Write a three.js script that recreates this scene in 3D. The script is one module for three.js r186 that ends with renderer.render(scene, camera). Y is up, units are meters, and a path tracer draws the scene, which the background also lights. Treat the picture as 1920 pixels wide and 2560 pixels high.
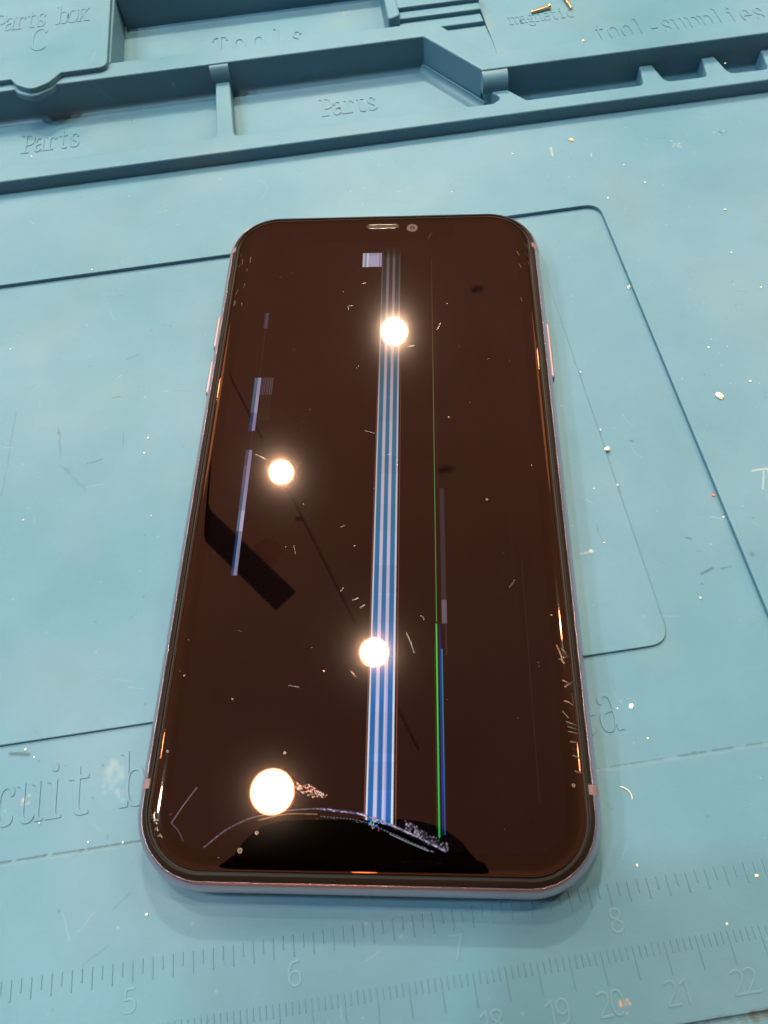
import * as THREE from 'three';
import { FontLoader } from 'three/addons/loaders/FontLoader.js';
import { TextGeometry } from 'three/addons/geometries/TextGeometry.js';
import { mergeGeometries, mergeVertices } from 'three/addons/utils/BufferGeometryUtils.js';
import { ImprovedNoise } from 'three/addons/math/ImprovedNoise.js';

// ------------------------------------------------------------------ camera, surroundings, exposure
// All shapes below are written in millimetres and scaled by MM; the phone lies at the origin, screen up.
const MM = 0.001;
const scene = new THREE.Scene();
const camera = new THREE.PerspectiveCamera(70.409, 768 / 1024, 0.005, 20);
camera.position.set(8.9323 * MM, 132.156 * MM, 75.293 * MM);
camera.rotation.set(-1.082, 0.1063, -0.0973, 'YXZ');
scene.add(camera);
const renderer = new THREE.WebGLRenderer({ antialias: true });
renderer.setSize(768, 1024);
renderer.toneMapping = THREE.LinearToneMapping;
renderer.toneMappingExposure = 1.0;
renderer.shadowMap.enabled = true;
renderer.shadowMap.type = THREE.PCFSoftShadowMap;
camera.focus = 0.152; camera.userData.fStop = 40;
// the dim room all round: brighter upward, a warm band put in low down for edge highlights, the same in every direction
{
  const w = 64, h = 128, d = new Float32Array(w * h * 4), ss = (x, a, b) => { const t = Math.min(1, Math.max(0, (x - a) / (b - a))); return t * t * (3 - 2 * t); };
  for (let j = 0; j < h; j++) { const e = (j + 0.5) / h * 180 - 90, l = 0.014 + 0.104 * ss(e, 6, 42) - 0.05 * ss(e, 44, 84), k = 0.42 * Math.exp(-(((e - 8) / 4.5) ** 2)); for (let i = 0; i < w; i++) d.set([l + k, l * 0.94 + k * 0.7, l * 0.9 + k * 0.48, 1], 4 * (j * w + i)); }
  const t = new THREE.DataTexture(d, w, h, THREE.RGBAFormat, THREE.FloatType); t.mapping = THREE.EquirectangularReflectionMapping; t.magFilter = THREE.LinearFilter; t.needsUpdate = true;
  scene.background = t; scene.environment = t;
}

// lamps: [x, y, z in millimetres, strength, linear colour, radius in metres]
const WARM = [1.0, 0.78, 0.55], COOL = [0.75, 1.0, 1.12];
const LAMPS = {
  far: [-18.2, 480, -458, 0.98, WARM, 0.0135], cableEnd: [-356, 1508, -903, 3.3, WARM, 0.030],
  mid: [-98, 1508, -418, 2.7, WARM, 0.031], near: [-306, 1508, -114, 0.9, WARM, 0.044],
  right: [590, 1508, -510, 2.6, WARM, 0.034],
  coolA: [-750, 1508, -90, 2.6, COOL, 0.04], coolB: [-1275, 1508, 20, 2.6, COOL, 0.04],
  addedFillRight: [760, 1000, -900, 2.3, WARM, 0.2], addedFillLeft: [-860, 1000, -900, 2.9, WARM, 0.2],  // unseen soft fill lamps, added to brighten the mat and soften its shadows
  leftLow: [-2500, 1508, -420, 0.9, WARM, 0.05], leftFar: [-2300, 1508, -2000, 0.9, WARM, 0.05],
  orange: [-110, 640, 1500, 0.05, [1, 0.36, 0.12], 0.026, 8],
  rightLow: [2300, 1508, -380, 0.9, WARM, 0.05], rightFar: [2100, 1508, -2100, 0.9, WARM, 0.05],
};

// ------------------------------------------------------------------ helpers
let seed = 12345;
const rnd = () => { seed = (seed * 1664525 + 1013904223) >>> 0; return seed / 4294967296; };
const rr = (a, b) => a + (b - a) * rnd();
const perlin = new ImprovedNoise();
const used = {};
function numbered(n) { used[n] = (used[n] || 0) + 1; return used[n] === 1 ? n : n + '_' + String(used[n] - 1).padStart(3, '0'); }
function lit(m) { m.castShadow = m.receiveShadow = true; return m; }
function part(name, geo, mat, parent) {
  const m = lit(new THREE.Mesh(geo, mat)); m.name = parent === scene ? numbered(name) : name; parent.add(m); return m;
}
function thing(name, label, category, group) {
  const g = new THREE.Group(); g.name = numbered(name); g.userData = { label, category }; if (group) g.userData.group = group;
  scene.add(g); return g;
}
const RGB = (r, g, b) => new THREE.Color().setRGB(r, g, b);
const toLin = c => { c /= 255; return c <= 0.04045 ? c / 12.92 : ((c + 0.055) / 1.055) ** 2.4; };
const toS = c => { c = Math.min(1, Math.max(0, c)); return 255 * (c <= 0.0031308 ? 12.92 * c : 1.055 * c ** (1 / 2.4) - 0.055); };
const mm = g => { g.scale(MM, MM, MM); return g; };

// polygon in (u, v) with a corner radius per vertex -> Shape whose y is -v
function rpoly(pts) {
  const n = pts.length, s = new THREE.Shape();
  pts.forEach((p, i) => {
    const a = pts[(i + n - 1) % n], b = pts[(i + 1) % n], r = p[2] || 0;
    const P = new THREE.Vector2(p[0], -p[1]), A = new THREE.Vector2(a[0], -a[1]).sub(P), Bv = new THREE.Vector2(b[0], -b[1]).sub(P);
    if (!r) { i ? s.lineTo(P.x, P.y) : s.moveTo(P.x, P.y); return; }
    const half = Math.acos(Math.max(-1, Math.min(1, A.clone().normalize().dot(Bv.clone().normalize())))) / 2;
    const t = Math.min(r / Math.tan(half), A.length() * 0.49, Bv.length() * 0.49);
    const p0 = P.clone().addScaledVector(A.normalize(), t), p1 = P.clone().addScaledVector(Bv.normalize(), t);
    i ? s.lineTo(p0.x, p0.y) : s.moveTo(p0.x, p0.y);
    s.quadraticCurveTo(P.x, P.y, p1.x, p1.y);
  });
  s.closePath();
  return s;
}
const MATSIZE = 330;                                  // millimetres that the mat's textures span
function matUV(g) {
  const p = g.attributes.position, uv = new Float32Array(p.count * 2);
  for (let i = 0; i < p.count; i++) { uv[2 * i] = (p.getX(i) + 130) / MATSIZE; uv[2 * i + 1] = 1 - (p.getZ(i) + 215 - 0.35 * p.getY(i)) / MATSIZE; }
  g.setAttribute('uv', new THREE.BufferAttribute(uv, 2)); return g;
}
// a slab of the mat: outline in (u, v), from y0 up to y1, with a rounded top edge
function slab(pts, y0, y1, bevel = 0.25) {
  const g = new THREE.ExtrudeGeometry(rpoly(pts), { depth: y1 - y0 - bevel, bevelEnabled: bevel > 0, bevelThickness: bevel, bevelSize: bevel, bevelOffset: -bevel, bevelSegments: 3, curveSegments: 8 });
  g.rotateX(-Math.PI / 2); g.translate(0, y0, 0);
  return mm(matUV(g));
}
// a profile in (v, y) drawn along u
function prism(profile, u0, u1) {
  const s = new THREE.Shape(); profile.forEach(([v, y], i) => i ? s.lineTo(-v, y) : s.moveTo(-v, y)); s.closePath();
  const g = new THREE.ExtrudeGeometry(s, { depth: u1 - u0, bevelEnabled: false });
  g.rotateY(Math.PI / 2); g.translate(u0, 0, 0);      // shape x (-v) -> z
  return mm(matUV(g));
}

// ------------------------------------------------------------------ textures
function canvas(w, h) { const c = document.createElement('canvas'); c.width = w; c.height = h; return [c, c.getContext('2d')]; }
function noiseTex(n, f) {                              // grey DataTexture from a function of (x, y) in 0..1
  const d = new Uint8Array(n * n * 4);
  for (let j = 0; j < n; j++) for (let i = 0; i < n; i++) { const v = f(i / n, j / n, i, j), k = 4 * (j * n + i); d[k] = d[k + 1] = d[k + 2] = Math.max(0, Math.min(255, v * 255)); d[k + 3] = 255; }
  const t = new THREE.DataTexture(d, n, n); t.magFilter = THREE.LinearFilter; t.minFilter = THREE.LinearFilter; t.wrapS = t.wrapT = THREE.RepeatWrapping; t.needsUpdate = true; return t;
}
// silicone colour: a saturated blue with uneven fading, grime and pale scratches (canvas x = u, canvas y = v)
const MATCOL = [0.081, 0.193, 0.274];
const matMap = (() => {
  const n = 1600, d = new Uint8Array(n * n * 4), k = n / MATSIZE;
  const c = new Float32Array(n * n * 3);
  for (let j = 0; j < n; j++) for (let i = 0; i < n; i++) {
    const u = i / k, v = j / k;
    const big = perlin.noise(u / 45, v / 45, 1.3) + 0.6 * perlin.noise(u / 17, v / 17, 4.1), mid = perlin.noise(u / 6, v / 6, 7.7), fine = perlin.noise(u / 1.6, v / 1.6, 2.2);
    const f = 1 + 0.085 * big + 0.035 * mid + 0.02 * fine, grime = Math.max(0, perlin.noise(u / 25, v / 19, 11.5) - 0.1) * 0.35;
    const q = 3 * (j * n + i);
    c[q] = MATCOL[0] * f * (1 + 0.10 * big) * (1 + 0.5 * grime); c[q + 1] = MATCOL[1] * f * (1 - 0.05 * grime); c[q + 2] = MATCOL[2] * f * (1 - 0.25 * grime);
  }
  const blot = (u, v, r, col, a) => {                  // soft round mark at mat position (u, v)
    const x = (u + 130) * k, y = (v + 215) * k, R = r * k;
    for (let j = Math.max(0, Math.floor(y - R)); j <= Math.min(n - 1, y + R); j++) for (let i = Math.max(0, Math.floor(x - R)); i <= Math.min(n - 1, x + R); i++) {
      const t = 1 - Math.hypot(i - x, j - y) / R; if (t <= 0) continue;
      const w = a * Math.min(1, t * 1.6), q = 3 * (j * n + i); for (let m = 0; m < 3; m++) c[q + m] += (col[m] - c[q + m]) * w;
    }
  };
  const stroke = (u0, v0, u1, v1, w, col, a, wob = 0.3) => {
    const L = Math.hypot(u1 - u0, v1 - v0), N = Math.ceil(L / 0.1), ph = rr(0, 99);
    for (let i = 0; i <= N; i++) { const t = i / N, o = wob * perlin.noise(t * L / 2.5, ph, 0.5); blot(u0 + (u1 - u0) * t - (v1 - v0) / L * o, v0 + (v1 - v0) * t + (u1 - u0) / L * o, w * rr(0.7, 1.2), col, a * rr(0.3, 1)); }
  };
  const pale = [0.24, 0.31, 0.33], dark = [0.025, 0.05, 0.06], tan = [0.2, 0.19, 0.14];
  // marks that the photograph shows
  stroke(-68.9, -28, -68, -20, 0.3, dark, 0.16); stroke(-67.5, -18, -62, -10, 0.5, dark, 0.05, 1.2); blot(-66, -16, 1.4, dark, 0.12); blot(-68.8, -26.4, 0.6, dark, 0.4);
  stroke(-62, -17, -58.5, -17.8, 0.22, dark, 0.4); stroke(-79, -34, -80, -12, 0.25, dark, 0.14); stroke(-57, -34, -55, -34.3, 0.3, dark, 0.25); stroke(-54, -45, -51, -46, 0.3, dark, 0.2);
  stroke(59.4, 29, 62, 28.1, 0.35, dark, 0.4); blot(69.9, 26.5, 0.7, dark, 0.5); stroke(63.5, 28.4, 65.5, 28.2, 0.3, dark, 0.3); stroke(-73, 43, -69.5, 43.8, 0.5, dark, 0.3);
  stroke(59, 21, 60, 21.5, 0.25, dark, 0.4); stroke(55, -3, 55.8, -2.7, 0.3, dark, 0.4); stroke(79, 9, 77.5, 13, 0.25, pale, 0.8); stroke(80, 9, 79, 13, 0.25, pale, 0.8); stroke(77, 8.4, 80.5, 8.6, 0.3, pale, 0.9);
  stroke(37.5, 21.1, 40.3, 20.9, 0.22, [0.4, 0.37, 0.3], 0.3); blot(39.7, 20.8, 0.5, [0.5, 0.47, 0.4], 0.8); stroke(61.9, -99.5, 61.6, -96, 0.4, pale, 0.6); stroke(72, -94.8, 71.6, -93.6, 0.3, pale, 0.5);  // the first streak and spot are a glint painted beside the phone
  for (let i = 0; i < 9; i++) { blot(94.9 + rr(-1.5, 1.5), -94.1 + rr(-1.6, 1.6), rr(0.3, 0.8), pale, 0.5); blot(108.5 + rr(-1.6, 1.6), -96.3 + rr(-1.6, 1.6), rr(0.3, 0.7), i % 2 ? pale : dark, 0.45); }
  for (let i = 0; i < 22; i++) blot(-54.4 + rr(-1.4, 2.2), 50.6 + rr(-3.5, 3.5), rr(0.5, 1.2), pale, 0.22);
  for (let i = 0; i < 7; i++) { blot(24.2 + rr(-0.4, 1), 94.6 + rr(-1, 1), rr(0.2, 0.4), [0.5, 0.28, 0.17], 0.6); blot(-68.6 + rr(-1.5, 1), 51.5 + rr(-0.7, 0.7), rr(0.2, 0.4), [0.36, 0.34, 0.26], 0.5); }
  for (let i = 0; i < 14; i++) blot(18 + rr(-7, 4), -179 + rr(-2, 2), rr(0.4, 1.1), [0.3, 0.25, 0.19], 0.22);
  for (let i = 0; i < 24; i++) { const v = rr(-176, -142); blot(56.2 + rr(-0.8, 1.6), v, rr(0.7, 1.7), tan, 0.12); }       // old glue along the magnetic sheet
  for (let q = -100; q < 68; q += 6) { const a = q < -20 ? 0.75 : rr(0.1, 0.6); stroke(q, 60.95, q + rr(3, 6), 60.95, 0.2, dark, a, 0.08); stroke(q, 61.3, q + 6, 61.3, 0.2, pale, 0.12, 0.1); }     // grime in the groove, a pale line along its edge
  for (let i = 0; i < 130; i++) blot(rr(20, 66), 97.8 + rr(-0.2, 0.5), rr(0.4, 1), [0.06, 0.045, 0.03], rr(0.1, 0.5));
  for (let i = 0; i < 300; i++) { const u = rr(-110, 130), v = rr(-185, 100), a = rr(0, 6.28), l = rr(0.5, 5); stroke(u, v, u + l * Math.cos(a), v + l * Math.sin(a), rr(0.14, 0.22), rnd() < 0.55 ? pale : dark, rr(0.06, 0.26), 0.5); }
  for (let i = 0; i < 420; i++) blot(rr(-110, 130), rr(-185, 100), rr(0.15, 0.38), rnd() < 0.6 ? pale : dark, rr(0.15, 0.6));
  for (let i = 0; i < 60; i++) blot(rr(-110, 130), rr(-185, 100), rr(2, 6), rnd() < 0.5 ? [0.11, 0.205, 0.22] : [0.068, 0.168, 0.23], rr(0.1, 0.25));
  for (let i = 0; i < n * n; i++) { for (let m = 0; m < 3; m++) d[4 * i + m] = toS(c[3 * i + m]); d[4 * i + 3] = 255; }
  // the rows run with v; textures start at the bottom row
  const f = new Uint8Array(n * n * 4); for (let j = 0; j < n; j++) f.set(d.subarray(4 * n * (n - 1 - j), 4 * n * (n - j)), 4 * n * j);
  const t = new THREE.DataTexture(f, n, n); t.colorSpace = THREE.SRGBColorSpace; t.magFilter = THREE.LinearFilter; t.needsUpdate = true; return t;
})();
const grain = noiseTex(512, (x, y) => 0.5 + 0.25 * perlin.noise(x * 64, y * 64, 3.3) + 0.3 * (rnd() - 0.5));
grain.repeat.set(10, 10);
const rubRough = noiseTex(512, (x, y) => 0.82 + 0.36 * perlin.noise(x * 8, y * 8, 9.1) + 0.1 * perlin.noise(x * 40, y * 40, 1.1));
const litSilicone = new THREE.MeshPhysicalMaterial({ color: RGB(0.094, 0.208, 0.285), roughness: 0.5, ior: 1.43 });        // paler copy of the silicone, so the raised ridges look lit
const silicone = new THREE.MeshPhysicalMaterial({ map: matMap, roughness: 0.62, roughnessMap: rubRough, bumpMap: grain, bumpScale: 0.00002, ior: 1.43, specularIntensity: 0.75 });

// ------------------------------------------------------------------ the repair mat
const TH = 0.16131109;                                // the mat lies turned against the phone
const repairMat = thing('repair_mat', 'light blue silicone repair mat with trays, rulers and raised lettering under the phone', 'repair mat');
repairMat.rotation.y = TH;
const M = (name, geo, parent = repairMat) => part(name, geo, silicone, parent);
const B0 = -0.6;                                      // level of the recessed work area
M('base_sheet', slab([[-170, -240, 3], [210, -240, 3], [210, 140, 3], [-170, 140, 3]], -4, B0, 0.2));
M('raised_border', slab([[-169, -110.6], [209, -110.6], [209, 139], [68.5, 139], [68.5, -75, 4], [-169, -75]], B0 - 0.2, 0.4, 0.22));
M('work_pad', slab([[-169, -55.2], [49.2, -55.2, 3], [49.2, 41.4, 4], [-169, 41.4]], B0 - 0.2, 0, 0.2));
M('ruler_strip', slab([[-169, 61.1], [68.2, 61.1], [68.2, 97.7], [-169, 97.7]], B0 - 0.2, -0.05, 0.12));
M('edge_strip', slab([[-169, 98.4], [68.2, 98.4], [68.2, 139], [-169, 139]], B0 - 0.2, 0.05, 0.2));
// trays: a low front rim with dividers, a high rim behind it
const FR = 4.2, HI = 9;
M('front_rim', slab([[-169, -110.4], [209, -110.4], [209, -115.3],
  [135, -115.3, 2], [133.4, -124.2], [129.5, -124.2], [128.4, -115.2, 2], [117, -115.3, 2.5], [115.7, -124.2],
  [112, -124.2], [110.6, -115.4, 2], [98.6, -115.5, 2.5], [97.2, -124.2], [93.6, -124.2], [92.2, -115.4, 2], [58.6, -115.6, 1],
  [54.2, -121.6], [54.2, -124.2], [48, -124.2], [49.4, -121.6, 0.5], [52, -118, 1.6], [49, -116, 1.4],
  [-24.2, -116.9, 2], [-24.4, -143.9], [-28.6, -143.9], [-29.2, -117, 2], [-169, -117]], B0 - 0.2, FR, 0.45));
M('back_rim', slab([[-169, -144], [34, -144, 1], [47.4, -124.2, 1], [209, -124.2], [209, -131.3], [50.6, -131.3, 0.5], [38, -151, 0.5], [-169, -151]], B0 - 0.2, HI, 0.4));
const saddle = (v0, y1, reach) => { const q = [[v0 - 0.6, FR - 0.4], [v0 - 0.6, y1]]; for (let i = 0; i <= 14; i++) { const a = i / 14 * Math.PI / 2; q.push([v0 + reach * Math.sin(a), y1 - 3.4 * (1 - Math.cos(a))]); } q.push([v0 + reach, FR - 0.4]); return q; };
M('divider_shoulder', prism(saddle(-144, 8.55, 1.7), -29.4, -23.9));
M('divider_shoulder', prism(saddle(-124.2, 8.55, 3.0), 47.2, 54.4));
for (const [u0, u1, v] of [[-169, -28.6, -144], [-24.4, 34.2, -144], [54.3, 93.5, -124.2], [97.3, 112, -124.2], [115.8, 129.5, -124.2]]) {
  const f = [[v - 0.5, B0 - 0.1], [v - 0.5, B0 + 1.7]]; for (let i = 0; i <= 5; i++) { const a = i / 5 * Math.PI / 2; f.push([v + 1.7 - 1.7 * Math.cos(a), B0 + 1.7 - 1.7 * Math.sin(a)]); } f.push([v + 1.7, B0 - 0.1]);
  M('tray_fillet', prism(f, u0, u1));
}
{ // the slanted end of the middle tray gets the same rounding at its foot
  const f = [[-0.5, B0 - 0.1], [-0.5, B0 + 1.7]]; for (let i = 0; i <= 5; i++) { const a = i / 5 * Math.PI / 2; f.push([1.7 - 1.7 * Math.cos(a), B0 + 1.7 - 1.7 * Math.sin(a)]); } f.push([1.7, B0 - 0.1]);
  const g = prism(f, 0, 27), a = Math.atan2(23.5, 15.5); g.rotateY(-a); g.translate(33.2 * MM, 0, -144 * MM); M('tray_fillet', matUV(g.scale(1000, 1000, 1000)).scale(MM, MM, MM));
}
// the tool tray behind, its back wall, the lidded parts box, the stairs and the magnetic plate
M('tool_tray_wall', slab([[-57.6, -186.5], [30, -186.5], [30, -192], [-57.6, -192]], B0 - 0.2, HI + 1, 0.4));
M('tool_tray_divider', slab([[26.4, -192], [29.6, -192], [29.4, -160, 1.4], [25.4, -158, 1.4]], B0 - 0.2, 7.4, 0.6));
M('parts_box', slab([[-169, -151.2], [-58.2, -151.2, 1], [-58.2, -200], [-169, -200]], B0 - 0.2, HI, 0.3));
M('box_lid', slab([[-169, -146.6], [-86.3, -146.6, 0.4], [-84.6, -143.8, 1.5], [-80, -140.2, 4], [-75.2, -142.8, 1.5], [-72, -146.8, 0.6], [-58.6, -146.9, 3], [-58.9, -200], [-169, -200]], HI + 0.15, 10.5, 0.3));
M('tab_socket', slab([[-86, -144.2], [-84.4, -142, 1.5], [-80, -139.5, 4], [-75.4, -142, 1.5], [-73.6, -144.2]], 7.4, HI - 0.05, 0.5));
const stairs = [[38, -131.3, -156.4, 3.0], [29, -156.4, -160.8, 4.3], [28, -160.8, -164.5, 5.6], [28, -164.5, -195, 6.9]];
for (const [u0, v1, v0, y] of stairs) {
  const pts = y < 3.5 ? [[50.4, v1 - 0.2], [37.8, -151.2], [30, -151.2], [30, v0], [55.4, v0], [56, -145], [55.6, v1 - 0.2]] : [[u0, v1], [u0, v0], [54.6, v0], [54.8, v1]];
  M('stair_step', slab(pts, B0 - 0.2, y, 0.35));
}
const edge = []; for (let i = 0; i <= 16; i++) edge.push([55.6 + 0.5 * perlin.noise(i * 0.8, 3.1, 0) + (i === 0 ? 0.4 : 0), -131.4 - i * 4]);
M('magnetic_plate', slab([[209, -131.4], ...edge, [209, -195.4]], B0 - 0.2, 3.3, 0.12));

// raised lettering and figures: one mesh for each character
const loader = new FontLoader();
const serif = await loader.loadAsync('fonts/droid/droid_serif_regular.typeface.json');
const sans = await loader.loadAsync('fonts/droid/droid_sans_regular.typeface.json');
function glyph(ch, font, size, xs, uc, vBase, y, rise = 0.22) {
  const g = new TextGeometry(ch, { font, size, depth: rise * 0.3, curveSegments: 5, bevelEnabled: true, bevelThickness: rise * 0.35, bevelSize: 0.06, bevelOffset: -0.06, bevelSegments: 2 });
  g.computeBoundingBox(); const b = g.boundingBox;
  g.translate(-(b.min.x + b.max.x) / 2, 0, 0); g.scale(xs, 1, 1); g.rotateX(-Math.PI / 2); g.translate(uc, y, vBase);
  const fig = /[0-9]/.test(ch); return part(fig ? 'figure' : 'letter', mm(matUV(g)), fig ? litSilicone : silicone, repairMat);
}
function word(str, font, size, xs, u0, adv, vBase, y, rise) { [...str].forEach((ch, i) => ch !== ' ' && glyph(ch, font, size, xs, u0 + i * adv, vBase, y, rise)); }
word('Parts', serif, 8.4, 0.62, -85.2, 3.42, -128.6, B0, 0.3);
word('Parts', serif, 8.4, 0.62, 2.9, 3.35, -127.3, B0, 0.3);
word('Tools', serif, 10, 0.62, -27.4, 6.2, -165.2, B0, 0.4);
word('Parts box', serif, 9.4, 0.55, -92.6, 3.22, -172.2, 10.5, 0.25);
glyph('C', serif, 11.6, 0.6, -79.8, -159.5, 10.5, 0.25);
word('magnetic', serif, 5.5, 0.62, 64.6, 2.46, -154, 3.3, 0.25);
word('tool-supplies', serif, 8.8, 0.62, 88, 4.08, -139.7, 3.3, 0.3);
for (const [ch, u] of [['c', -72.9], ['u', -68.5], ['i', -64.3], ['t', -60], ['b', -50.5], ['e', 30.1], ['a', 34.5]]) glyph(ch, serif, 8.9, ch === 'i' ? 0.8 : ch === 't' ? 0.95 : 0.66, u, 55.2, B0, 0.25);
word('5', sans, 3.45, 1.0, -50.1, 0, 85.2, -0.05, 0.14); word('6', sans, 3.5, 1.0, -24.5, 0, 85.2, -0.05, 0.14);
word('7', sans, 3.5, 1.0, 1.1, 0, 85.2, -0.05, 0.1); word('8', sans, 3.5, 1.0, 26.4, 0, 85.1, -0.05, 0.14);
for (const [s, u] of [['18', 4.2], ['19', 14.2], ['20', 22.5], ['21', 32.8], ['22', 43.1], ['23', 53.1]]) word(s, sans, 3.4, 1.0, u - 0.95, 1.95, 95.5, -0.05, 0.14);
// ruler ticks, sixteenths of an inch and millimetres
const tickGeo = {};
function tick(u, v0, len, w = 0.3) {
  const key = len + '_' + w;
  if (!tickGeo[key]) { const g = new THREE.CylinderGeometry(w * 0.2, w * 0.6, 0.15, 4, 1); g.rotateY(Math.PI / 4); g.scale(1, 1, 1); const q = g.toNonIndexed(); const p = q.attributes.position; for (let i = 0; i < p.count; i++) p.setZ(i, p.getZ(i) + Math.sign(p.getZ(i)) * (len - w * 0.7) / 2); q.computeVertexNormals(); tickGeo[key] = mm(q); }
  const m = part('ruler_tick', tickGeo[key], litSilicone, repairMat); m.position.set(u * MM, (-0.05 + 0.06) * MM, (v0 + len / 2) * MM);
}
for (let k = -32; k <= 52; k++) tick(-24.36 + k * 25.4 / 16, 78.2, k % 2 ? 1.9 : 3.0, 0.3);
for (let k = -72; k <= 34; k++) tick(22.8 + k, 87.0, k % 5 ? 1.75 : 4.55, 0.26);

// ------------------------------------------------------------------ the phone
const phone = thing('smartphone', 'black-screened smartphone with a lavender frame and glitching striped display, lying face up', 'smartphone');
const HX = 37.85, HZ = 75.45, RC = 12.4;
function ring(d, y, nA = 18) {                         // one closed ring of the phone's outline, inset by d
  const out = [], R = Math.max(0.3, RC - d);
  for (let q = 0; q < 4; q++) {
    const sx = q === 0 || q === 3 ? 1 : -1, sz = q < 2 ? 1 : -1, cx = sx * (HX - RC), cz = sz * (HZ - RC);
    for (let i = 0; i <= nA; i++) { const a = (q + i / nA) * Math.PI / 2; out.push([cx + R * Math.cos(a), y, cz + R * Math.sin(a)]); }
  }
  return out;
}
function loft(profile, capTop, capBottom) {
  const N = ring(0, 0).length, pos = [], idx = [];
  for (const [d, y] of profile) for (const p of ring(d, y)) pos.push(...p);
  for (let r = 0; r + 1 < profile.length; r++) for (let i = 0; i < N; i++) { const a = r * N + i, b = r * N + (i + 1) % N, c = a + N, e = b + N; idx.push(a, c, b, b, c, e); }
  const cap = (r, up) => { const y = profile[r][1], c = pos.length / 3; pos.push(0, y, 0); for (let i = 0; i < N; i++) { const a = r * N + i, b = r * N + (i + 1) % N; up ? idx.push(c, b, a) : idx.push(c, a, b); } };
  if (capTop) cap(profile.length - 1, true); if (capBottom) cap(0, false);
  const g = new THREE.BufferGeometry(); g.setAttribute('position', new THREE.Float32BufferAttribute(pos, 3)); g.setIndex(idx); g.computeVertexNormals();
  const uv = new Float32Array(pos.length / 3 * 2); for (let i = 0; i < pos.length / 3; i++) { uv[2 * i] = (pos[3 * i] + HX) / (2 * HX); uv[2 * i + 1] = 1 - (pos[3 * i + 2] + HZ) / (2 * HZ); }
  g.setAttribute('uv', new THREE.BufferAttribute(uv, 2));
  return mm(g);
}
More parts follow.
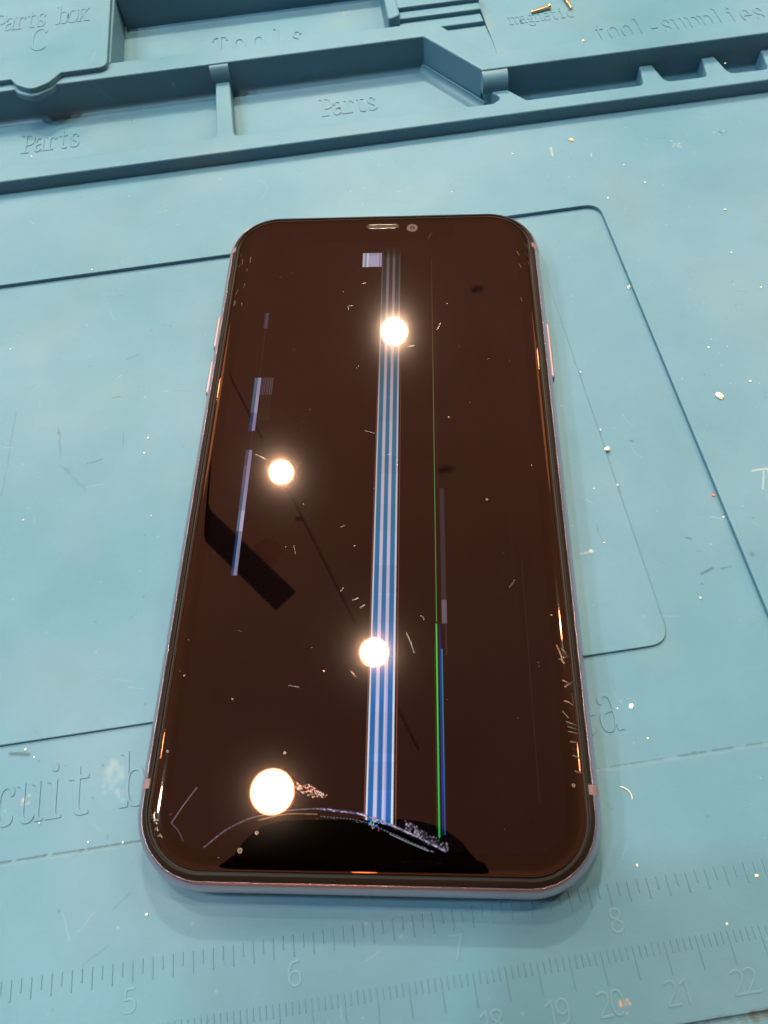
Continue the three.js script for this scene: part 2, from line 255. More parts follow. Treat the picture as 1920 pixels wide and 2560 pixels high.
// glass: hairline scratches, chips along the edge, a white smear, on a brown painted as the reflected room
const PX = 1024, PZ = 2044, sx = PX / (2 * HX), sz = PZ / (2 * HZ), X = x => (x + HX) * sx, Z = z => (z + HZ) * sz;
const [wearAndReflection, wearRough] = (() => {
  const [c, g] = canvas(PX, PZ), [c2, g2] = canvas(PX, PZ);
  g2.fillStyle = 'rgb(4,4,4)'; g2.fillRect(0, 0, PX, PZ); g2.lineCap = 'round';
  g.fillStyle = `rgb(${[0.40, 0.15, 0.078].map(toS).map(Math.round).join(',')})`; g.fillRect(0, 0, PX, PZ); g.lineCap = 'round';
  const line = (pts, w, col) => { g.strokeStyle = col; g.lineWidth = (w + 0.16) * sx; g.beginPath(); pts.forEach(([x, z], i) => i ? g.lineTo(X(x), Z(z)) : g.moveTo(X(x), Z(z))); g.stroke();
    g2.strokeStyle = 'rgb(222,222,222)'; g2.lineWidth = w * 0.8 * sx; g2.beginPath(); pts.forEach(([x, z], i) => i ? g2.lineTo(X(x), Z(z)) : g2.moveTo(X(x), Z(z))); g2.stroke(); };
  const dot = (x, z, r, col) => { for (const [q, f, k] of [[g, col, 0.07], [g2, 'rgb(222,222,222)', -0.01]]) { q.fillStyle = f; q.beginPath(); q.arc(X(x), Z(z), (r + k) * sx, 0, 7); q.fill(); } };
  const smudge = (x, z, rx, rz, col, a) => { const R = rx * sx; g.save(); g.translate(X(x), Z(z)); g.scale(1, rz / rx); const gr = g.createRadialGradient(0, 0, 0, 0, 0, R); gr.addColorStop(0, `rgba(${col},${a})`); gr.addColorStop(1, `rgba(${col},0)`); g.fillStyle = gr; g.beginPath(); g.arc(0, 0, R, 0, 7); g.fill(); g.restore(); };
  for (let i = 0; i < 90; i++) smudge(rr(-38, 38), rr(-76, 76), rr(3, 14), rr(3, 16), rnd() < 0.5 ? '215,160,130' : '90,56,40', rr(0.015, 0.06));
  smudge(22.2, -48, 1.9, 1.6, '20,12,10', 0.55); smudge(21.4, -47.4, 0.8, 0.8, '20,12,10', 0.5); smudge(14.2, 0.2, 2.2, 1.3, '20,12,10', 0.45); smudge(13.2, 0.6, 1, 0.8, '20,12,10', 0.4);
  // chips along the right edge and the lower left corner
  for (const [x0, z0, x1, z1] of [[32.6, 36.2, 33.5, 39.3], [33.5, 36.8, 34.2, 38.2], [32.8, 38.6, 34.6, 38], [33, 42.3, 34.6, 43.2], [33.3, 43.4, 34.8, 42.4], [33, 45.8, 34.4, 46.4], [34.4, 44.4, 34.6, 46.2], [32.6, 47.6, 33.4, 48.6], [33, 49.2, 34.8, 49.8], [33.2, 50, 35, 50.4], [33.2, 50.8, 34.8, 51.2], [33.4, 52.4, 34.6, 52.5], [33.6, 54.6, 35, 55.2], [33.7, 57, 34.8, 57.2]])
    line([[x0, z0], [(x0 + x1) / 2 + rr(-0.1, 0.1), (z0 + z1) / 2 + rr(-0.1, 0.1)], [x1, z1]], rr(0.1, 0.22), `rgba(62,64,66,${rr(0.6, 0.95)})`);
  for (let i = 0; i < 26; i++) { const a = rr(0.52, 0.98) * Math.PI / 2 + Math.PI / 2, R = rr(8.3, 10.4); const x = -(HX - RC) + R * Math.cos(a), z = HZ - RC + R * Math.sin(a); line([[x, z], [x + rr(-0.5, 0.5), z + rr(-0.3, 0.7)]], rr(0.08, 0.25), `rgba(84,78,70,${rr(0.6, 0.95)})`); }
  for (let i = 0; i < 9; i++) { const x = rr(31.5, 34.5), z = rr(-66, -44); line([[x, z], [x + rr(0.1, 0.7), z + rr(0.5, 2.2)]], rr(0.06, 0.16), `rgba(44,48,54,${rr(0.6, 0.95)})`); }
  for (let i = 0; i < 10; i++) { const x = rr(-34, -31.5), z = rr(-67, -45); line([[x, z], [x + rr(-0.4, 0.2), z + rr(0.5, 2)]], rr(0.06, 0.14), `rgba(44,48,54,${rr(0.6, 0.95)})`); }
  for (const [x0, z0, x1, z1] of [[-2.4, -9.2, -0.4, -8.5], [25, 25.4, 26.1, 23.9], [9, 30.8, 9.5, 31.6], [6.4, 34, 7.8, 37.6], [-5.7, 26.2, -5.2, 25.4], [-3.4, 27.9, -2.4, 27.5], [-2, 29.3, -1.2, 28.9], [-6.2, 13, -5.6, 12.6], [2, -36, 3, -35.4], [12.8, -36, 13.6, -38], [-7.4, -43.5, -7.2, -42.2], [-7.4, -43.4, -6.2, -43.6], [-13.8, 43.6, -12, 43.9], [6.6, -31.3, 7.6, -31.5]])
    line([[x0, z0], [(x0 + x1) / 2 + 0.1, (z0 + z1) / 2], [x1, z1]], 0.13, 'rgba(50,54,58,0.9)');
  for (const [x, z, r] of [[14.86, -12.3, 0.16], [21.8, 7.1, 0.22], [-3.5, 17, 0.1], [-23.4, 46, 0.14], [-7.9, 41, 0.12], [15.2, -43.6, 0.14], [4.4, -2, 0.1], [4.4, -0.9, 0.1], [-33.3, 54.8, 0.2], [-32.4, 42, 0.14], [-13.6, 54.8, 0.2], [-17, 67, 0.22], [-19.4, 69.6, 0.35], [31, -0.6, 0.14], [32.2, 30.6, 0.12], [33.2, 59.2, 0.26]]) dot(x, z, r, 'rgba(90,92,94,0.75)');
  for (let i = 0; i < 55; i++) dot(rr(-35, 35), rr(-73, 73), rr(0.03, 0.07), `rgba(48,52,58,${rr(0.6, 0.95)})`);
  for (let i = 0; i < 16; i++) { const x = rr(-33, 33), z = rr(-70, 70), a = rr(0, 6.3), l = rr(0.4, 2.5); line([[x, z], [x + l * Math.cos(a), z + l * Math.sin(a)]], 0.05, `rgba(40,42,46,0.9)`); }
  for (let i = 0; i < 90; i++) { const t = rnd(), x = -11.2 + 4.8 * t + rr(-0.3, 0.3), z = 59.9 + 1.6 * t + rr(-0.9, 0.9) * (1 - Math.abs(t - 0.4)); dot(x, z, rr(0.03, 0.1), `rgba(${rr(70, 110) | 0},${rr(70, 105) | 0},98,${rr(0.5, 0.9)})`); }
  // fingerprints: two dull spots
  const t = new THREE.CanvasTexture(c); t.colorSpace = THREE.SRGBColorSpace; return [t, new THREE.CanvasTexture(c2)];
})();
const picture = (() => {                               // what the damaged panel still shows
  const [c, g] = canvas(PX, PZ);
  g.fillStyle = '#000'; g.fillRect(0, 0, PX, PZ);
  const REF = [62, 36, 24].map(toLin);
  const em = (col, a = 1) => `rgb(${col.map((v, i) => Math.round(toS(Math.max(0, (toLin(v) - REF[i]) * a)))).join(',')})`;
  g.fillStyle = 'rgb(6,3,6)'; g.beginPath(); g.roundRect(X(-31.8), Z(-69.6), 63.6 * sx, 139.2 * sz, 6.4 * sx); g.fill();
  g.fillStyle = '#000'; g.beginPath(); g.roundRect(X(-17.5), Z(-71), 35 * sx, 7 * sz, 3 * sx); g.fill();
  const bar = (x0, x1, z0, z1, stops) => { const gr = g.createLinearGradient(0, Z(z0), 0, Z(z1)); stops.forEach(([z, col]) => gr.addColorStop(Math.min(1, Math.max(0, (z - z0) / (z1 - z0))), em(col))); g.fillStyle = gr; g.fillRect(X(x0), Z(z0), (x1 - x0) * sx, (z1 - z0) * sz); };
  const DARK = [62, 36, 24], lav = [[-62.5, DARK], [-58, [102, 84, 80]], [-45, [122, 104, 108]], [-17, [174, 160, 174]], [5, [188, 174, 194]], [30, [196, 184, 208]], [66, [206, 200, 230]]];
  const blu = [[-62.5, DARK], [-58, [62, 50, 42]], [-45, [64, 60, 58]], [-17, [70, 104, 122]], [5, [70, 112, 138]], [25, [66, 112, 158]], [42, [62, 110, 172]], [66, [62, 106, 178]]];
  const pale = [[-62.5, DARK], [-58, [84, 66, 60]], [-45, [110, 92, 90]], [-17, [176, 166, 176]], [30, [208, 206, 218]], [66, [228, 230, 240]]];
  const red = [[-62.5, DARK], [-40, [70, 40, 28]], [-17, [128, 72, 56]], [66, [176, 108, 88]]];
  const E0 = 66.5;
  bar(-0.16, -0.04, -62.5, E0, red); bar(0.1, 0.42, -62.5, E0, pale); bar(0.42, 1.24, -62.5, E0, blu); bar(1.24, 1.9, -62.5, E0, lav); bar(1.9, 2.64, -62.5, E0, blu); bar(2.64, 3.3, -62.5, E0, lav); bar(3.3, 4.14, -62.5, E0, blu); bar(4.14, 4.5, -62.5, E0, pale); bar(4.82, 4.94, -62.5, E0, red);
  bar(2.98, 3.3, 40, E0, [[40, [182, 168, 214]], [66, [176, 170, 226]]]);
  for (const z of [-17, -3, 8, 21, 27, 48, 56]) { g.fillStyle = `rgba(0,0,0,${rr(0.02, 0.05)})`; g.fillRect(X(0.42), Z(z), 4.1 * sx, rr(3, 9) * sz); }
  for (const z of [30, 41, 52]) { g.fillStyle = `rgba(120,150,220,${rr(0.05, 0.1)})`; g.fillRect(X(rr(0.4, 2)), Z(z), 1.6 * sx, 5 * sz); }
  // bars left of the middle
  const box = (x0, x1, z0, z1, col) => bar(x0, x1, z0, z1, [[z0, col], [z1, col]]);
  box(-26.1, -25.35, -41.7, -37.1, [82, 68, 80]); box(-26.35, -26.1, -41.7, -37.1, [70, 52, 52]); box(-25.75, -25.65, -37.1, -23.2, [80, 56, 52]); box(-25.75, -25.65, -9.3, -4.7, [84, 60, 56]);
  bar(-26.7, -25.98, -23.2, -14, [[-23, [92, 98, 110]], [-14, [74, 88, 112]]]); box(-26.65, -25.98, -14, -9.35, [64, 60, 84]); bar(-25.98, -25.28, -23.2, -9.35, [[-23, [146, 134, 152]], [-14, [152, 140, 170]], [-13.9, [132, 118, 150]], [-9, [132, 118, 152]]]);
  for (let i = 0; i < 7; i++) box(-25.2 + i * 0.38, -25.2 + i * 0.38 + rr(0.12, 0.3), -23.2, -18.6, [84 + rr(0, 22), 64 + rr(0, 16), 72 + rr(0, 16)]);
  box(-24.9, -22.6, -18.6, -12, [66, 42, 30]);
  box(-26.6, -25.98, -4.67, -1, [84, 68, 84]); box(-26.6, -25.98, -1, 4.5, [92, 84, 104]); box(-26.55, -25.98, 4.5, 9.34, [82, 84, 108]); box(-26.5, -25.98, 9.34, 13.92, [84, 106, 128]); box(-26.45, -25.98, 13.92, 23.1, [64, 66, 94]);
  bar(-25.98, -25.28, -4.67, 13.92, [[-4.7, [132, 116, 144]], [9.3, [150, 136, 164]], [9.4, [176, 162, 188]], [13.9, [172, 160, 190]]]); bar(-25.98, -25.28, 13.92, 23.1, [[14, [136, 124, 148]], [23, [134, 124, 152]]]);
  // the small square near the top
  box(-4.48, 0.05, -60.1, -55.55, [164, 150, 172]); box(-4.48, -3.95, -60.1, -55.55, [176, 166, 182]); box(-3.95, -3.5, -60.1, -55.55, [132, 134, 150]); box(-3.5, -3.1, -60.1, -55.55, [192, 188, 216]); box(-0.5, -0.3, -60.1, -55.55, [124, 92, 150]); box(-3.1, -0.5, -60.1, -59.2, [150, 138, 160]);
  // thin coloured lines right of the middle
  bar(11.72, 11.84, -58, 32, [[-58, [84, 60, 36]], [-40, [100, 84, 40]], [-17, [136, 144, 78]], [0, [126, 172, 84]], [32, [110, 186, 86]]]);
  bar(11.6, 11.88, 32.3, 67.2, [[32, [96, 190, 78]], [40, [84, 210, 72]], [67, [70, 190, 80]]]); box(11.3, 11.4, 36, 66, [84, 70, 34]);
  bar(12.2, 12.44, 32.3, 66.8, [[32, [60, 44, 84]], [37, [58, 54, 160]], [60, [56, 58, 180]], [66, [62, 52, 110]]]); bar(12.52, 12.76, 36.9, 66.8, [[37, [60, 140, 150]], [55, [58, 120, 150]], [66, [70, 80, 130]]]);
  box(12.3, 12.5, -30, 4.5, [70, 44, 36]); box(12.7, 13.6, 4.56, 27.7, [74, 54, 50]); box(13.1, 13.2, 4.56, 27.7, [74, 58, 60]); box(12.7, 13.66, 27.77, 32.3, [108, 92, 96]); box(13.2, 13.6, 32.3, 38, [76, 50, 44]);
  box(27.6, 27.7, 20, 62, [74, 52, 46]); box(26, 26.06, 5, 30, [68, 44, 34]);
  // crack: bright curved lines through the lower end of the panel
  const crv = (pts, w, col, dash) => { g.strokeStyle = col; g.lineWidth = w * sx; g.setLineDash(dash || []); g.lineCap = 'round'; g.beginPath(); const c2 = new THREE.CatmullRomCurve3(pts.map(([x, z]) => new THREE.Vector3(x, z, 0))).getPoints(60); c2.forEach((p, i) => i ? g.lineTo(X(p.x), Z(p.y)) : g.moveTo(X(p.x), Z(p.y))); g.stroke(); g.setLineDash([]); };
  g.fillStyle = '#000'; g.beginPath(); g.moveTo(X(-19), Z(65.6)); g.quadraticCurveTo(X(-8), Z(62.4), X(5), Z(65.9)); g.lineTo(X(12.7), Z(69.2)); g.lineTo(X(17), Z(69)); g.lineTo(X(18), Z(74)); g.lineTo(X(-24), Z(74)); g.fill();
  const A0 = [[-25.1, 69.2], [-22, 66.7], [-18.4, 64.95], [-12.7, 63.65], [-7.2, 63.3], [-0.7, 64], [3.1, 65.1], [5.2, 65.9], [8.7, 67.3], [12.6, 69.1]];
  crv(A0.slice(0, 3), 0.3, 'rgba(90,74,84,0.45)'); crv(A0.slice(0, 4), 0.12, 'rgb(150,132,146)'); crv(A0.slice(3, 6), 0.12, 'rgb(176,150,176)'); crv(A0.slice(4), 0.4, 'rgba(70,64,150,0.5)'); crv(A0.slice(5), 0.2, 'rgb(214,204,236)');
  const shards = (pts, n, w0, w1, b0, b1, spread) => { const p = new THREE.CatmullRomCurve3(pts.map(([x, z]) => new THREE.Vector3(x, z, 0))).getPoints(n); for (let i = 0; i < n; i++) { const b = rr(b0, b1), o = rr(-spread, spread); g.strokeStyle = `rgb(${b * rr(0.85, 1) | 0},${b * rr(0.82, 0.97) | 0},${b | 0})`; g.lineWidth = rr(w0, w1) * sx; g.beginPath(); g.moveTo(X(p[i].x), Z(p[i].y + o)); g.lineTo(X(p[i + 1].x), Z(p[i + 1].y + o)); g.stroke(); } };
  shards(A0.slice(4), 110, 0.05, 0.2, 60, 245, 0.1); shards(A0.slice(5), 70, 0.04, 0.1, 40, 190, 0.35); shards(A0.slice(0, 5), 90, 0.04, 0.14, 50, 150, 0.06);
  shards([[-7, 64.5], [0, 65.3], [5, 67], [10.8, 69.3]], 60, 0.04, 0.14, 0, 160, 0.14);
  crv([[-16.9, 65.15], [-12.7, 64.2], [-7.6, 64.1]], 0.1, 'rgb(210,160,110)'); crv([[-7, 64.4], [-0.5, 65], [4, 66.6], [9, 68.6], [10.6, 69.2]], 0.12, 'rgb(130,150,170)', [2, 5]); crv([[4, 66.8], [7, 68], [10, 69.1]], 0.14, 'rgb(150,150,165)');
  crv([[-27.5, 60.4], [-29.3, 63.1], [-30.9, 65.8]], 0.13, 'rgb(150,132,140)'); crv([[-30.9, 65.8], [-29.5, 67], [-28.6, 68.4]], 0.12, 'rgb(110,92,112)');
  for (let i = 0; i < 14; i++) { g.fillStyle = ['#6fd0d8', '#d06070', '#8ac070', '#7070e0'][i % 4]; g.fillRect(X(rr(0.6, 2.2)), Z(rr(64.5, 66)), rr(1, 4), rr(2, 8)); }
  for (let i = 0; i < 230; i++) { const t = rnd(), x = 6.4 + 6.6 * t, z = 65.3 + 3.3 * t + rr(-0.55, 0.75); const b = rr(20, 170); g.fillStyle = `rgb(${b | 0},${(b * 0.92) | 0},${(b * 1.05) | 0})`; g.beginPath(); g.arc(X(x), Z(z), rr(0.03, 0.17) * sx, 0, 7); g.fill(); }  // sparkle of loose glass crumbs, painted as glow
  const t = new THREE.CanvasTexture(c); t.colorSpace = THREE.SRGBColorSpace; return t;
})();
const glassMat = new THREE.MeshPhysicalMaterial({ map: wearAndReflection, roughness: 1, roughnessMap: wearRough, metalness: 1, clearcoat: 0.03, clearcoatRoughness: 0.105 });
const screenMat = new THREE.MeshPhysicalMaterial({ map: wearAndReflection, roughness: 1, roughnessMap: wearRough, metalness: 1, clearcoat: 0.03, clearcoatRoughness: 0.105, emissive: 0xffffff, emissiveMap: picture });
const frameMat = new THREE.MeshPhysicalMaterial({ color: RGB(0.62, 0.44, 0.5), metalness: 1, roughness: 0.27 });
const bandMat = new THREE.MeshPhysicalMaterial({ color: RGB(0.2, 0.13, 0.14), roughness: 0.5 });
const buttonMat = new THREE.MeshPhysicalMaterial({ color: RGB(0.22, 0.17, 0.21), metalness: 0.9, roughness: 0.45 });
const gasketMat = new THREE.MeshPhysicalMaterial({ color: RGB(0.012, 0.008, 0.006), roughness: 0.42, specularIntensity: 0.35 });
const gapMat = new THREE.MeshStandardMaterial({ color: RGB(0.004, 0.003, 0.003), roughness: 0.7 });
const RF = 4.05, A1 = 0.86, A2 = 1.13, arc = (a) => [RF - RF * Math.cos(a), 4.1 + RF * Math.sin(a)];
const prof = [], lip = [];
for (let i = 0; i <= 20; i++) prof.push(arc(-Math.PI / 2 + i / 20 * (Math.PI / 2 + A1)));
const seam = prof[20]; prof.push([seam[0] + 0.06, seam[1] - 0.02], [seam[0] + 0.1, seam[1] - 0.4]);
for (let i = 0; i <= 6; i++) lip.push(arc(A1 + i / 6 * (A2 - A1)));
lip[0] = [seam[0] + 0.05, seam[1] - 0.06]; lip[1][1] -= 0.02;
const last = lip[6];
part('frame', loft(prof), frameMat, phone);
part('gasket', loft([[seam[0] + 0.09, seam[1] - 0.4], ...lip, [last[0] + 0.1, last[1] + 0.04], [last[0] + 0.18, last[1] - 0.02], [last[0] + 0.2, last[1] - 0.6]]), gasketMat, phone);
part('glass_gap', loft([[last[0] + 0.15, last[1] - 0.42], [last[0] + 0.75, last[1] - 0.42]]), gapMat, phone);
part('back_glass', loft([[4.1, 0.06], [4.1, 0.05]], false, true), new THREE.MeshPhysicalMaterial({ color: RGB(0.5, 0.42, 0.52), roughness: 0.1 }), phone);
const d0 = last[0] + 0.55;
const bezelProfile = [[d0, 7.3], [d0 + 0.02, 7.62], [d0 + 0.14, 7.85], [d0 + 0.36, 8.03], [d0 + 0.68, 8.16], [d0 + 1.05, 8.235], [d0 + 1.45, 8.275], [d0 + 1.9, 8.295], [d0 + 2.3, 8.3], [6.05, 8.3]];
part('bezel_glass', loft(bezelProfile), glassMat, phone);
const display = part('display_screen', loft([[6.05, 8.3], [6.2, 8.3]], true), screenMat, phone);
// earpiece slot, front camera
function stadium(w, h) { const s = new THREE.Shape(), r = h / 2, a = w / 2 - r; s.absarc(a, 0, r, -Math.PI / 2, Math.PI / 2); s.absarc(-a, 0, r, Math.PI / 2, Math.PI * 1.5); return s; }
{
  const rim = stadium(7.9, 1.5); rim.holes.push(stadium(7.3, 0.95));
  const slot = part('earpiece_rim', mm(new THREE.ExtrudeGeometry(rim, { depth: 0.1, bevelEnabled: true, bevelSize: 0.08, bevelThickness: 0.1, bevelOffset: -0.08, bevelSegments: 3 }).rotateX(-Math.PI / 2)), new THREE.MeshPhysicalMaterial({ color: RGB(0.02, 0.014, 0.01), roughness: 0.1, ior: 2 }), phone);
  slot.position.set(0.03 * MM, 8.26 * MM, -69.0 * MM);
  const mesh = part('earpiece_mesh', mm(new THREE.ExtrudeGeometry(stadium(7.4, 1.0), { depth: 0.03, bevelEnabled: false }).rotateX(-Math.PI / 2)), new THREE.MeshStandardMaterial({ color: RGB(0.05, 0.03, 0.02), roughness: 0.7, bumpMap: grain, bumpScale: 0.0002 }), phone);
  mesh.position.set(0.03 * MM, 8.285 * MM, -69.0 * MM);
  const cam = part('front_camera', mm(new THREE.CylinderGeometry(1.3, 1.33, 0.04, 32)), new THREE.MeshPhysicalMaterial({ color: RGB(0.03, 0.014, 0.008), roughness: 0.15, ior: 1.6 }), phone);
  cam.position.set(7.23 * MM, 8.31 * MM, -68.33 * MM);
  const lens = lit(new THREE.Mesh(mm(new THREE.CylinderGeometry(0.55, 0.6, 0.04, 24)), new THREE.MeshPhysicalMaterial({ color: RGB(0.008, 0.005, 0.004), roughness: 0.1, ior: 1.6 }))); lens.name = 'lens'; lens.position.y = 0.03 * MM; cam.add(lens);
  const glint = lit(new THREE.Mesh(mm(new THREE.SphereGeometry(0.16, 12, 8)), new THREE.MeshStandardMaterial({ color: RGB(0.25, 0.2, 0.16), roughness: 0.2 }))); glint.name = 'lens_glint'; glint.position.set(0.02 * MM, 0.03 * MM, 0.15 * MM); glint.scale.y = 0.3; cam.add(glint);  // pale bead standing in for a glint in the lens
}
// antenna bands, thin arcs of plastic let into the frame
for (const [x, z] of [[-1, 59.8], [1, 59.7], [-1, -63], [1, -62.6]]) {
  const pos = [], idx = []; const wz = 0.75;
  for (let i = 0; i <= 14; i++) { const a = -1.2 + i / 14 * 2.3, r = RF + 0.02; for (const s of [-1, 1]) pos.push(x * (HX - RF + r * Math.cos(a)), 4.1 + r * Math.sin(a), z + s * wz); if (i) { const k = 2 * i; x > 0 ? idx.push(k - 2, k, k - 1, k - 1, k, k + 1) : idx.push(k - 2, k - 1, k, k - 1, k + 1, k); } }
  const g = new THREE.BufferGeometry(); g.setAttribute('position', new THREE.Float32BufferAttribute(pos, 3)); g.setIndex(idx); g.computeVertexNormals();
  part('antenna_band', mm(g), bandMat, phone);
}
function button(x, z0, z1) {
  const s = stadium(z1 - z0, 2.2); const g = new THREE.ExtrudeGeometry(s, { depth: 0.3, bevelEnabled: true, bevelSize: 0.2, bevelThickness: 0.2, bevelOffset: -0.2, bevelSegments: 3 });
  g.rotateY(x > 0 ? Math.PI / 2 : -Math.PI / 2); g.translate(x > 0 ? HX - 0.15 : -HX + 0.15, 4.1, (z0 + z1) / 2);
  return mm(g);
}
part('power_button', button(1, -40.8, -24.4), buttonMat, phone);
part('volume_button', button(-1, -44.6, -34.3), buttonMat, phone);
part('volume_button', button(-1, -31.4, -21.2), buttonMat, phone);

// ------------------------------------------------------------------ small things lying on the mat
const toWorld = (u, v) => [u * Math.cos(TH) + v * Math.sin(TH), -u * Math.sin(TH) + v * Math.cos(TH)];
const brass = new THREE.MeshPhysicalMaterial({ color: RGB(0.82, 0.55, 0.28), metalness: 1, roughness: 0.28 });
function screw(u0, v0, u1, v1, label) {                // tip to head
  const [x0, z0] = toWorld(u0, v0), [x1, z1] = toWorld(u1, v1), L = Math.hypot(x1 - x0, z1 - z0);
  const t = thing('screw', label, 'screw', 'loose screws on the magnetic plate');
  const pts = [[0, 0], [0.3, 0.05], [0.42, 0.35]]; for (let y = 0.6; y < L - 1.1; y += 0.28) pts.push([0.5, y], [0.4, y + 0.14]); pts.push([0.4, L - 0.9]);
  part('shank', mm(new THREE.LatheGeometry(pts.map(p => new THREE.Vector2(...p)), 14)), brass, t);
  const h = part('head', mm(new THREE.LatheGeometry([[0, 0], [0.4, 0], [0.78, 0.3], [0.8, 0.62], [0.68, 0.78], [0.2, 0.8], [0.15, 0.6], [0, 0.6]].map(p => new THREE.Vector2(...p)), 18)), brass, t);
  h.position.y = (L - 0.9) * MM;
  t.position.set(x0 * MM, (3.3 + 0.5) * MM, z0 * MM);
  t.quaternion.setFromUnitVectors(new THREE.Vector3(0, 1, 0), new THREE.Vector3(x1 - x0, 0.25, z1 - z0).normalize());
}
screw(70.1, -158.4, 76.6, -159.9, 'brass screw lying whole above the magnetic lettering, its head to the right');
screw(82.7, -157.7, 81.9, -165.4, 'brass screw cut off by the top edge of the photo, pointing at the lettering');
const crumbMat = c => new THREE.MeshPhysicalMaterial({ color: RGB(...c), roughness: 0.75 });
function lump(r, sxz, sy, pointy = 0.35) {
  const g = mergeVertices(new THREE.IcosahedronGeometry(1, 1).deleteAttribute('normal').deleteAttribute('uv')), p = g.attributes.position;
  for (let i = 0; i < p.count; i++) { const k = 1 + rr(-pointy, pointy); p.setXYZ(i, p.getX(i) * k * r * sxz, Math.max(-0.3 * r, p.getY(i) * k * r * sy), p.getZ(i) * k * r); }
  const h = g.toNonIndexed(); h.computeVertexNormals(); return mm(h);
}
function crumb(name, label, category, u, v, y, r, col, sxz = 1, turn = 0, group) {
  const m = part(name, lump(r, sxz, 0.6), crumbMat(col), scene); const [x, z] = toWorld(u, v);
  m.position.set(x * MM, (y + r * 0.28) * MM, z * MM); m.rotation.y = turn; m.userData = { label, category }; if (group) m.userData.group = group;
}
crumb('crumb', 'largest white crumb, alone on the open mat right of the phone', 'crumb', 77.1, -10.5, 0.4, 0.62, [0.72, 0.66, 0.52], 1.5, -0.9);
crumb('crumb', 'white crumb in the step beside the upper right corner of the recess', 'crumb', 67.9, -46, B0, 0.5, [0.75, 0.66, 0.55], 0.7);
crumb('crumb', 'white crumb caught on the edge of the work pad beside the phone', 'crumb', 49.6, -1.6, -0.1, 0.55, [0.78, 0.7, 0.58], 1.2, 0.5);
crumb('crumb', 'square white crumb beside the letter a', 'crumb', 38.7, 51.4, B0, 0.42, [0.8, 0.74, 0.64], 1, 0.4);
crumb('brass_chip', 'tiny brass chip on the mat in front of the tray, right of centre', 'metal chip', 68.1, -101, 0.4, 0.5, [0.75, 0.5, 0.22], 1.5, -0.3);
crumb('brass_chip', 'brass grain on the magnetic plate by the tool-supplies lettering', 'metal chip', 81.9, -141, 3.3, 0.4, [0.8, 0.55, 0.3]);
crumb('red_crumb', 'small red and white crumb in the step right of the phone', 'crumb', 67.8, 12.6, B0, 0.3, [0.5, 0.14, 0.08], 1.3);
crumb('white_flake', 'white flake below the first Parts lettering on the left', 'flake', -83.7, -126.6, B0, 0.45, [0.78, 0.7, 0.58], 0.6, 0.3);
crumb('rust_crumb', 'rusty brown crumb on the letter a of the middle Parts', 'crumb', 6.6, -130.2, -0.2, 0.3, [0.42, 0.2, 0.1]);
{ // a bent white fibre below the letters
  const pts = [[32.7, 64.3], [33.3, 64.6], [33.9, 65.2], [34.15, 65.9], [34.1, 66.5]].map(([u, v], i) => { const [x, z] = toWorld(u, v); return new THREE.Vector3(x, 0.06 + 0.1 * Math.sin(i * 0.8), z); });
  const m = part('fibre', mm(new THREE.TubeGeometry(new THREE.CatmullRomCurve3(pts), 24, 0.09, 6)), crumbMat([0.75, 0.66, 0.5]), scene);
  m.userData = { label: 'bent pale fibre on the ruler strip right of the phone', category: 'fibre' };
}
{ // specks of dust: more than anyone would count
  const S = [[82.5, -80.4, .45, .4], [71.4, -76.4, .45, .4], [99, -66.4, .45, .4], [95.1, -51.6, .4, .4], [79.5, -24, .4, .4], [97.8, -39.4, .4, .4], [85, -13.2, .45, .4], [49.6, -6.6, .35, 0], [49.5, -22.6, .3, 0], [80.9, -26.2, .25, .4], [49.2, 7.3, .35, 0], [44.2, 7.3, .3, 0], [42.8, 19.6, .25, 0], [68, 17.7, .35, -.6], [57.6, 33.6, .45, -.6], [39.9, 57.2, .25, -.6], [31.9, 76.3, .4, -.05], [50.1, 80.4, .45, -.05], [36.2, 51.4, .25, -.6], [-82.2, -53.3, .3, 0], [-63.4, -76, .4, .4], [-48.5, -21.4, .42, 0], [-49.3, -17.5, .4, 0], [-74.6, -5, .3, 0], [-47.6, -1.5, .3, 0], [-70.1, 42.6, .4, -.6], [-68.4, 44.2, .3, -.6], [-57.9, 59.8, .3, -.6], [-52, 60.7, .35, -.6], [-66.4, 55.6, .3, -.3], [51.1, -98.7, .35, .4], [32, -86.8, .3, .4], [79.2, -88.3, .3, .4], [117.4, -120, .4, 4.2], [-47.6, 72.1, .35, -.05], [43.1, 86.2, .35, -.05], [22.2, -176, .35, 6.9]];
  for (let i = 0; i < 50; i++) { const u = rr(-100, 120), v = rr(-108, -78); S.push([u, v, rr(0.05, 0.13), 0.4]); }
  for (let i = 0; i < 50; i++) S.push([rr(-90, 48), rr(-52, 40), rr(0.04, 0.09), 0]);
  for (let i = 0; i < 55; i++) S.push([rr(70, 115), rr(-75, 60), rr(0.04, 0.12), 0.4]);
  for (let i = 0; i < 30; i++) S.push([rr(-75, 66), rr(63, 96), rr(0.04, 0.09), -0.05]);
  const gs = S.map(([u, v, r, y]) => { const [x, z] = toWorld(u, v); const g = lump(r * 0.52, rr(0.7, 1.4), 0.6); g.translate(x * MM, (y + 0.25 * r) * MM, z * MM); return g; });
  const m = part('dust_specks', mergeGeometries(gs), crumbMat([0.72, 0.68, 0.6]), scene);
  m.userData = { label: 'white dust specks scattered over the blue mat', category: 'dust', kind: 'stuff' };
}

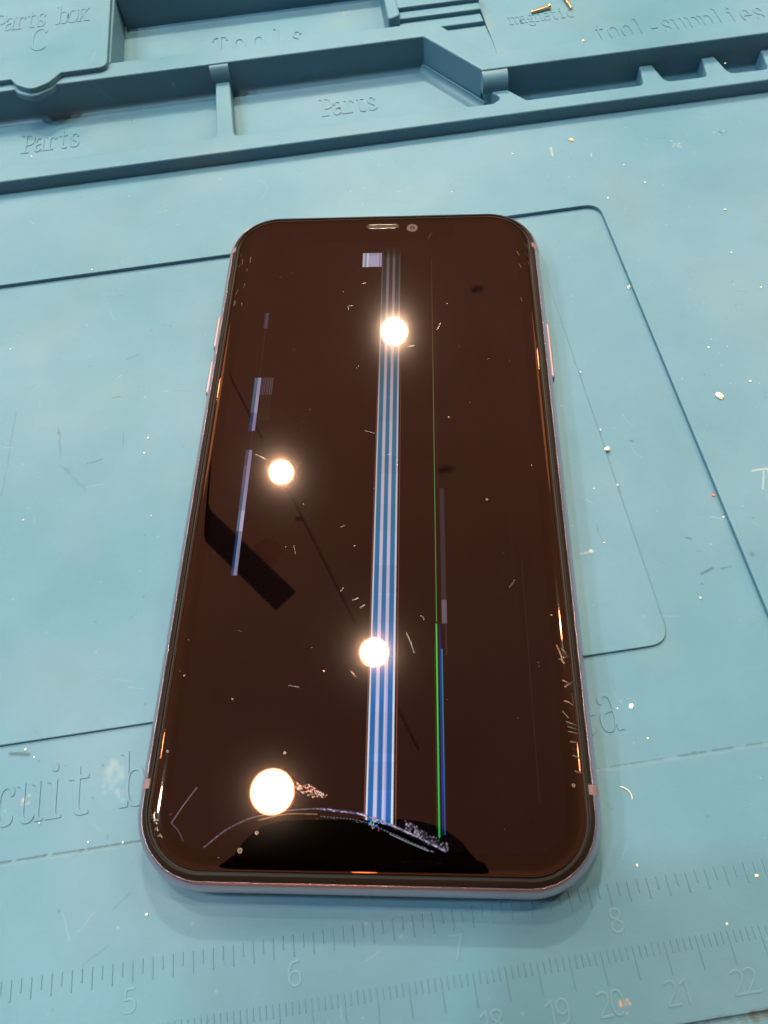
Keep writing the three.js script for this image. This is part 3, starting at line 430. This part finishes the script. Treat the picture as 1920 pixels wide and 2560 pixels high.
// ------------------------------------------------------------------ the lamps and the dark things that the screen mirrors, plus two added fill lamps
const lampGlow = (c, rad) => new THREE.MeshStandardMaterial({ color: 0x000000, emissive: RGB(...c), emissiveIntensity: c[1] < 0.5 ? 14 : rad > 0.1 ? 0.4 : 60 });
const housing = new THREE.MeshStandardMaterial({ color: RGB(0.012, 0.009, 0.007), roughness: 0.8 });
function downlight([lx, ly, lz, power, col, rad, stretch = 1], label) {
  const t = thing('lamp', label, 'lamp'); t.position.set(lx * MM, ly * MM, lz * MM);
  part('lamp_globe', new THREE.SphereGeometry(rad, 40, 24).scale(1, stretch, 1), lampGlow(col, rad), t);
  part('lamp_fitting', new THREE.CylinderGeometry(rad * 0.35, rad * 0.45, 0.03, 24).translate(0, rad * stretch + 0.008, 0), housing, t);
  const l = new THREE.PointLight(RGB(...col), power, 0, 2); l.castShadow = true; l.shadow.radius = rad * 0.85 / 0.02; l.shadow.mapSize.set(1024, 1024); l.shadow.camera.near = 0.06; l.name = 'lamp_light'; t.add(l);
}
downlight(LAMPS.far, 'round warm lamp mirrored in the upper part of the screen');
downlight(LAMPS.cableEnd, 'round warm lamp mirrored left of the middle beside the black bar');
downlight(LAMPS.mid, 'round warm lamp mirrored on the stripes in the lower half');
downlight(LAMPS.near, 'round warm lamp mirrored largest, at the lower left of the screen');
downlight(LAMPS.right, 'round warm lamp mirrored as a streak in the right glass edge');
downlight(LAMPS.leftLow, 'distant warm lamp mirrored as a gold streak in the lower left glass edge');
downlight(LAMPS.leftFar, 'distant warm lamp mirrored as a gold streak in the upper left glass edge');
downlight(LAMPS.rightLow, 'distant warm lamp mirrored as a gold streak in the lower right glass edge');
downlight(LAMPS.rightFar, 'distant warm lamp mirrored as a gold streak in the upper right glass edge');
downlight(LAMPS.addedFillLeft, 'added soft fill lamp, unseen, behind the bench on the left');
downlight(LAMPS.addedFillRight, 'added soft fill lamp, unseen, behind the bench on the right');
downlight(LAMPS.orange, 'tall orange lamp mirrored as a glint at the bottom glass edge');
downlight(LAMPS.coolA, 'cool white lamp high on the left, nearer to the bench');
downlight(LAMPS.coolB, 'cool white lamp high on the left, farthest from the bench');
const black = new THREE.MeshStandardMaterial({ color: RGB(0.001, 0.001, 0.0012), roughness: 1 });
const over = (dx, dz, hx, hz, H) => new THREE.Vector3((hx + dx * (H - 8.3)) * MM, H * MM, (hz + dz * (H - 8.3)) * MM);
function beam(a, b, w, h) { const L = a.distanceTo(b), g = new THREE.BoxGeometry(L, h, w); g.rotateY(-Math.atan2(b.z - a.z, b.x - a.x)); const c = a.clone().add(b).multiplyScalar(0.5); g.translate(c.x, c.y, c.z); return g; }
{
  const H = 900, a = over(-0.198, -0.38, -15.6, 28.3, H), d = over(-0.3395, -0.5125, -33.1, 11.8, H).sub(a);
  const m = part('overhead_bar', beam(a, a.clone().addScaledVector(d, 2.1), 0.042, 0.003), black, scene); m.userData = { label: 'black overhead bar mirrored as a dark slanted block at the left of the screen', category: 'bar' };
  const c = over(-0.235, -0.458, -20.2, 18.5, 925); const s = part('overhead_disc', new THREE.CylinderGeometry(0.0248, 0.0248, 0.0004, 40).translate(c.x, c.y, c.z), new THREE.MeshStandardMaterial({ color: RGB(0.09, 0.09, 0.09), roughness: 1 }), scene); s.userData = { label: 'round dark overhead disc mirrored just behind the black bar', category: 'disc' };
  const p0 = over(-0.42, -0.96, -40, -41, 880), p1 = over(-0.183, -0.517, -13.7, 11.2, 880), p2 = over(-0.003, -0.171, 8.6, 54.06, 880);
  const k = thing('overhead_cable', 'thin dark overhead cable mirrored as a slanted line across the screen', 'cable'); const km = new THREE.MeshStandardMaterial({ color: RGB(0.008, 0.006, 0.005), roughness: 1 });
  for (const [A, B2, f0, f1] of [[p0, p1, 0, 0.66], [p0, p1, 0.87, 1], [p1, p2, 0, 0.5], [p1, p2, 0.62, 1]]) part('cable_run', new THREE.TubeGeometry(new THREE.LineCurve3(A.clone().lerp(B2, f0), A.clone().lerp(B2, f1)), 2, 0.0018, 8), km, k);
  part('cable_clip', new THREE.BoxGeometry(0.012, 0.003, 0.007).translate(p1.x - 0.006, p1.y, p1.z), km, k);
}
{ // the phone that takes the picture, just behind the lens
  const s = rpolyPhone(); function rpolyPhone() { return rpoly([[-62, -27, 20], [19.5, -27, 30], [20, 112, 10], [-60, 112, 10]]); }
  const g = new THREE.ExtrudeGeometry(s, { depth: 7, bevelEnabled: true, bevelSize: 1, bevelThickness: 1, bevelOffset: -1, bevelSegments: 3, curveSegments: 12 }); g.translate(0, 0, 2); mm(g);
  const t = thing('photographer_phone', 'dark phone held over the bench, mirrored black at the bottom of the screen', 'smartphone');
  part('phone_body', g, black, t);
  const ringG = part('camera_ring', mm(new THREE.TorusGeometry(6, 1, 10, 32).translate(0, 0, 1.6)), new THREE.MeshStandardMaterial({ color: RGB(0.02, 0.02, 0.02), roughness: 0.3 }), t);
  t.position.copy(camera.position); t.rotation.copy(camera.rotation);
}
renderer.render(scene, camera);
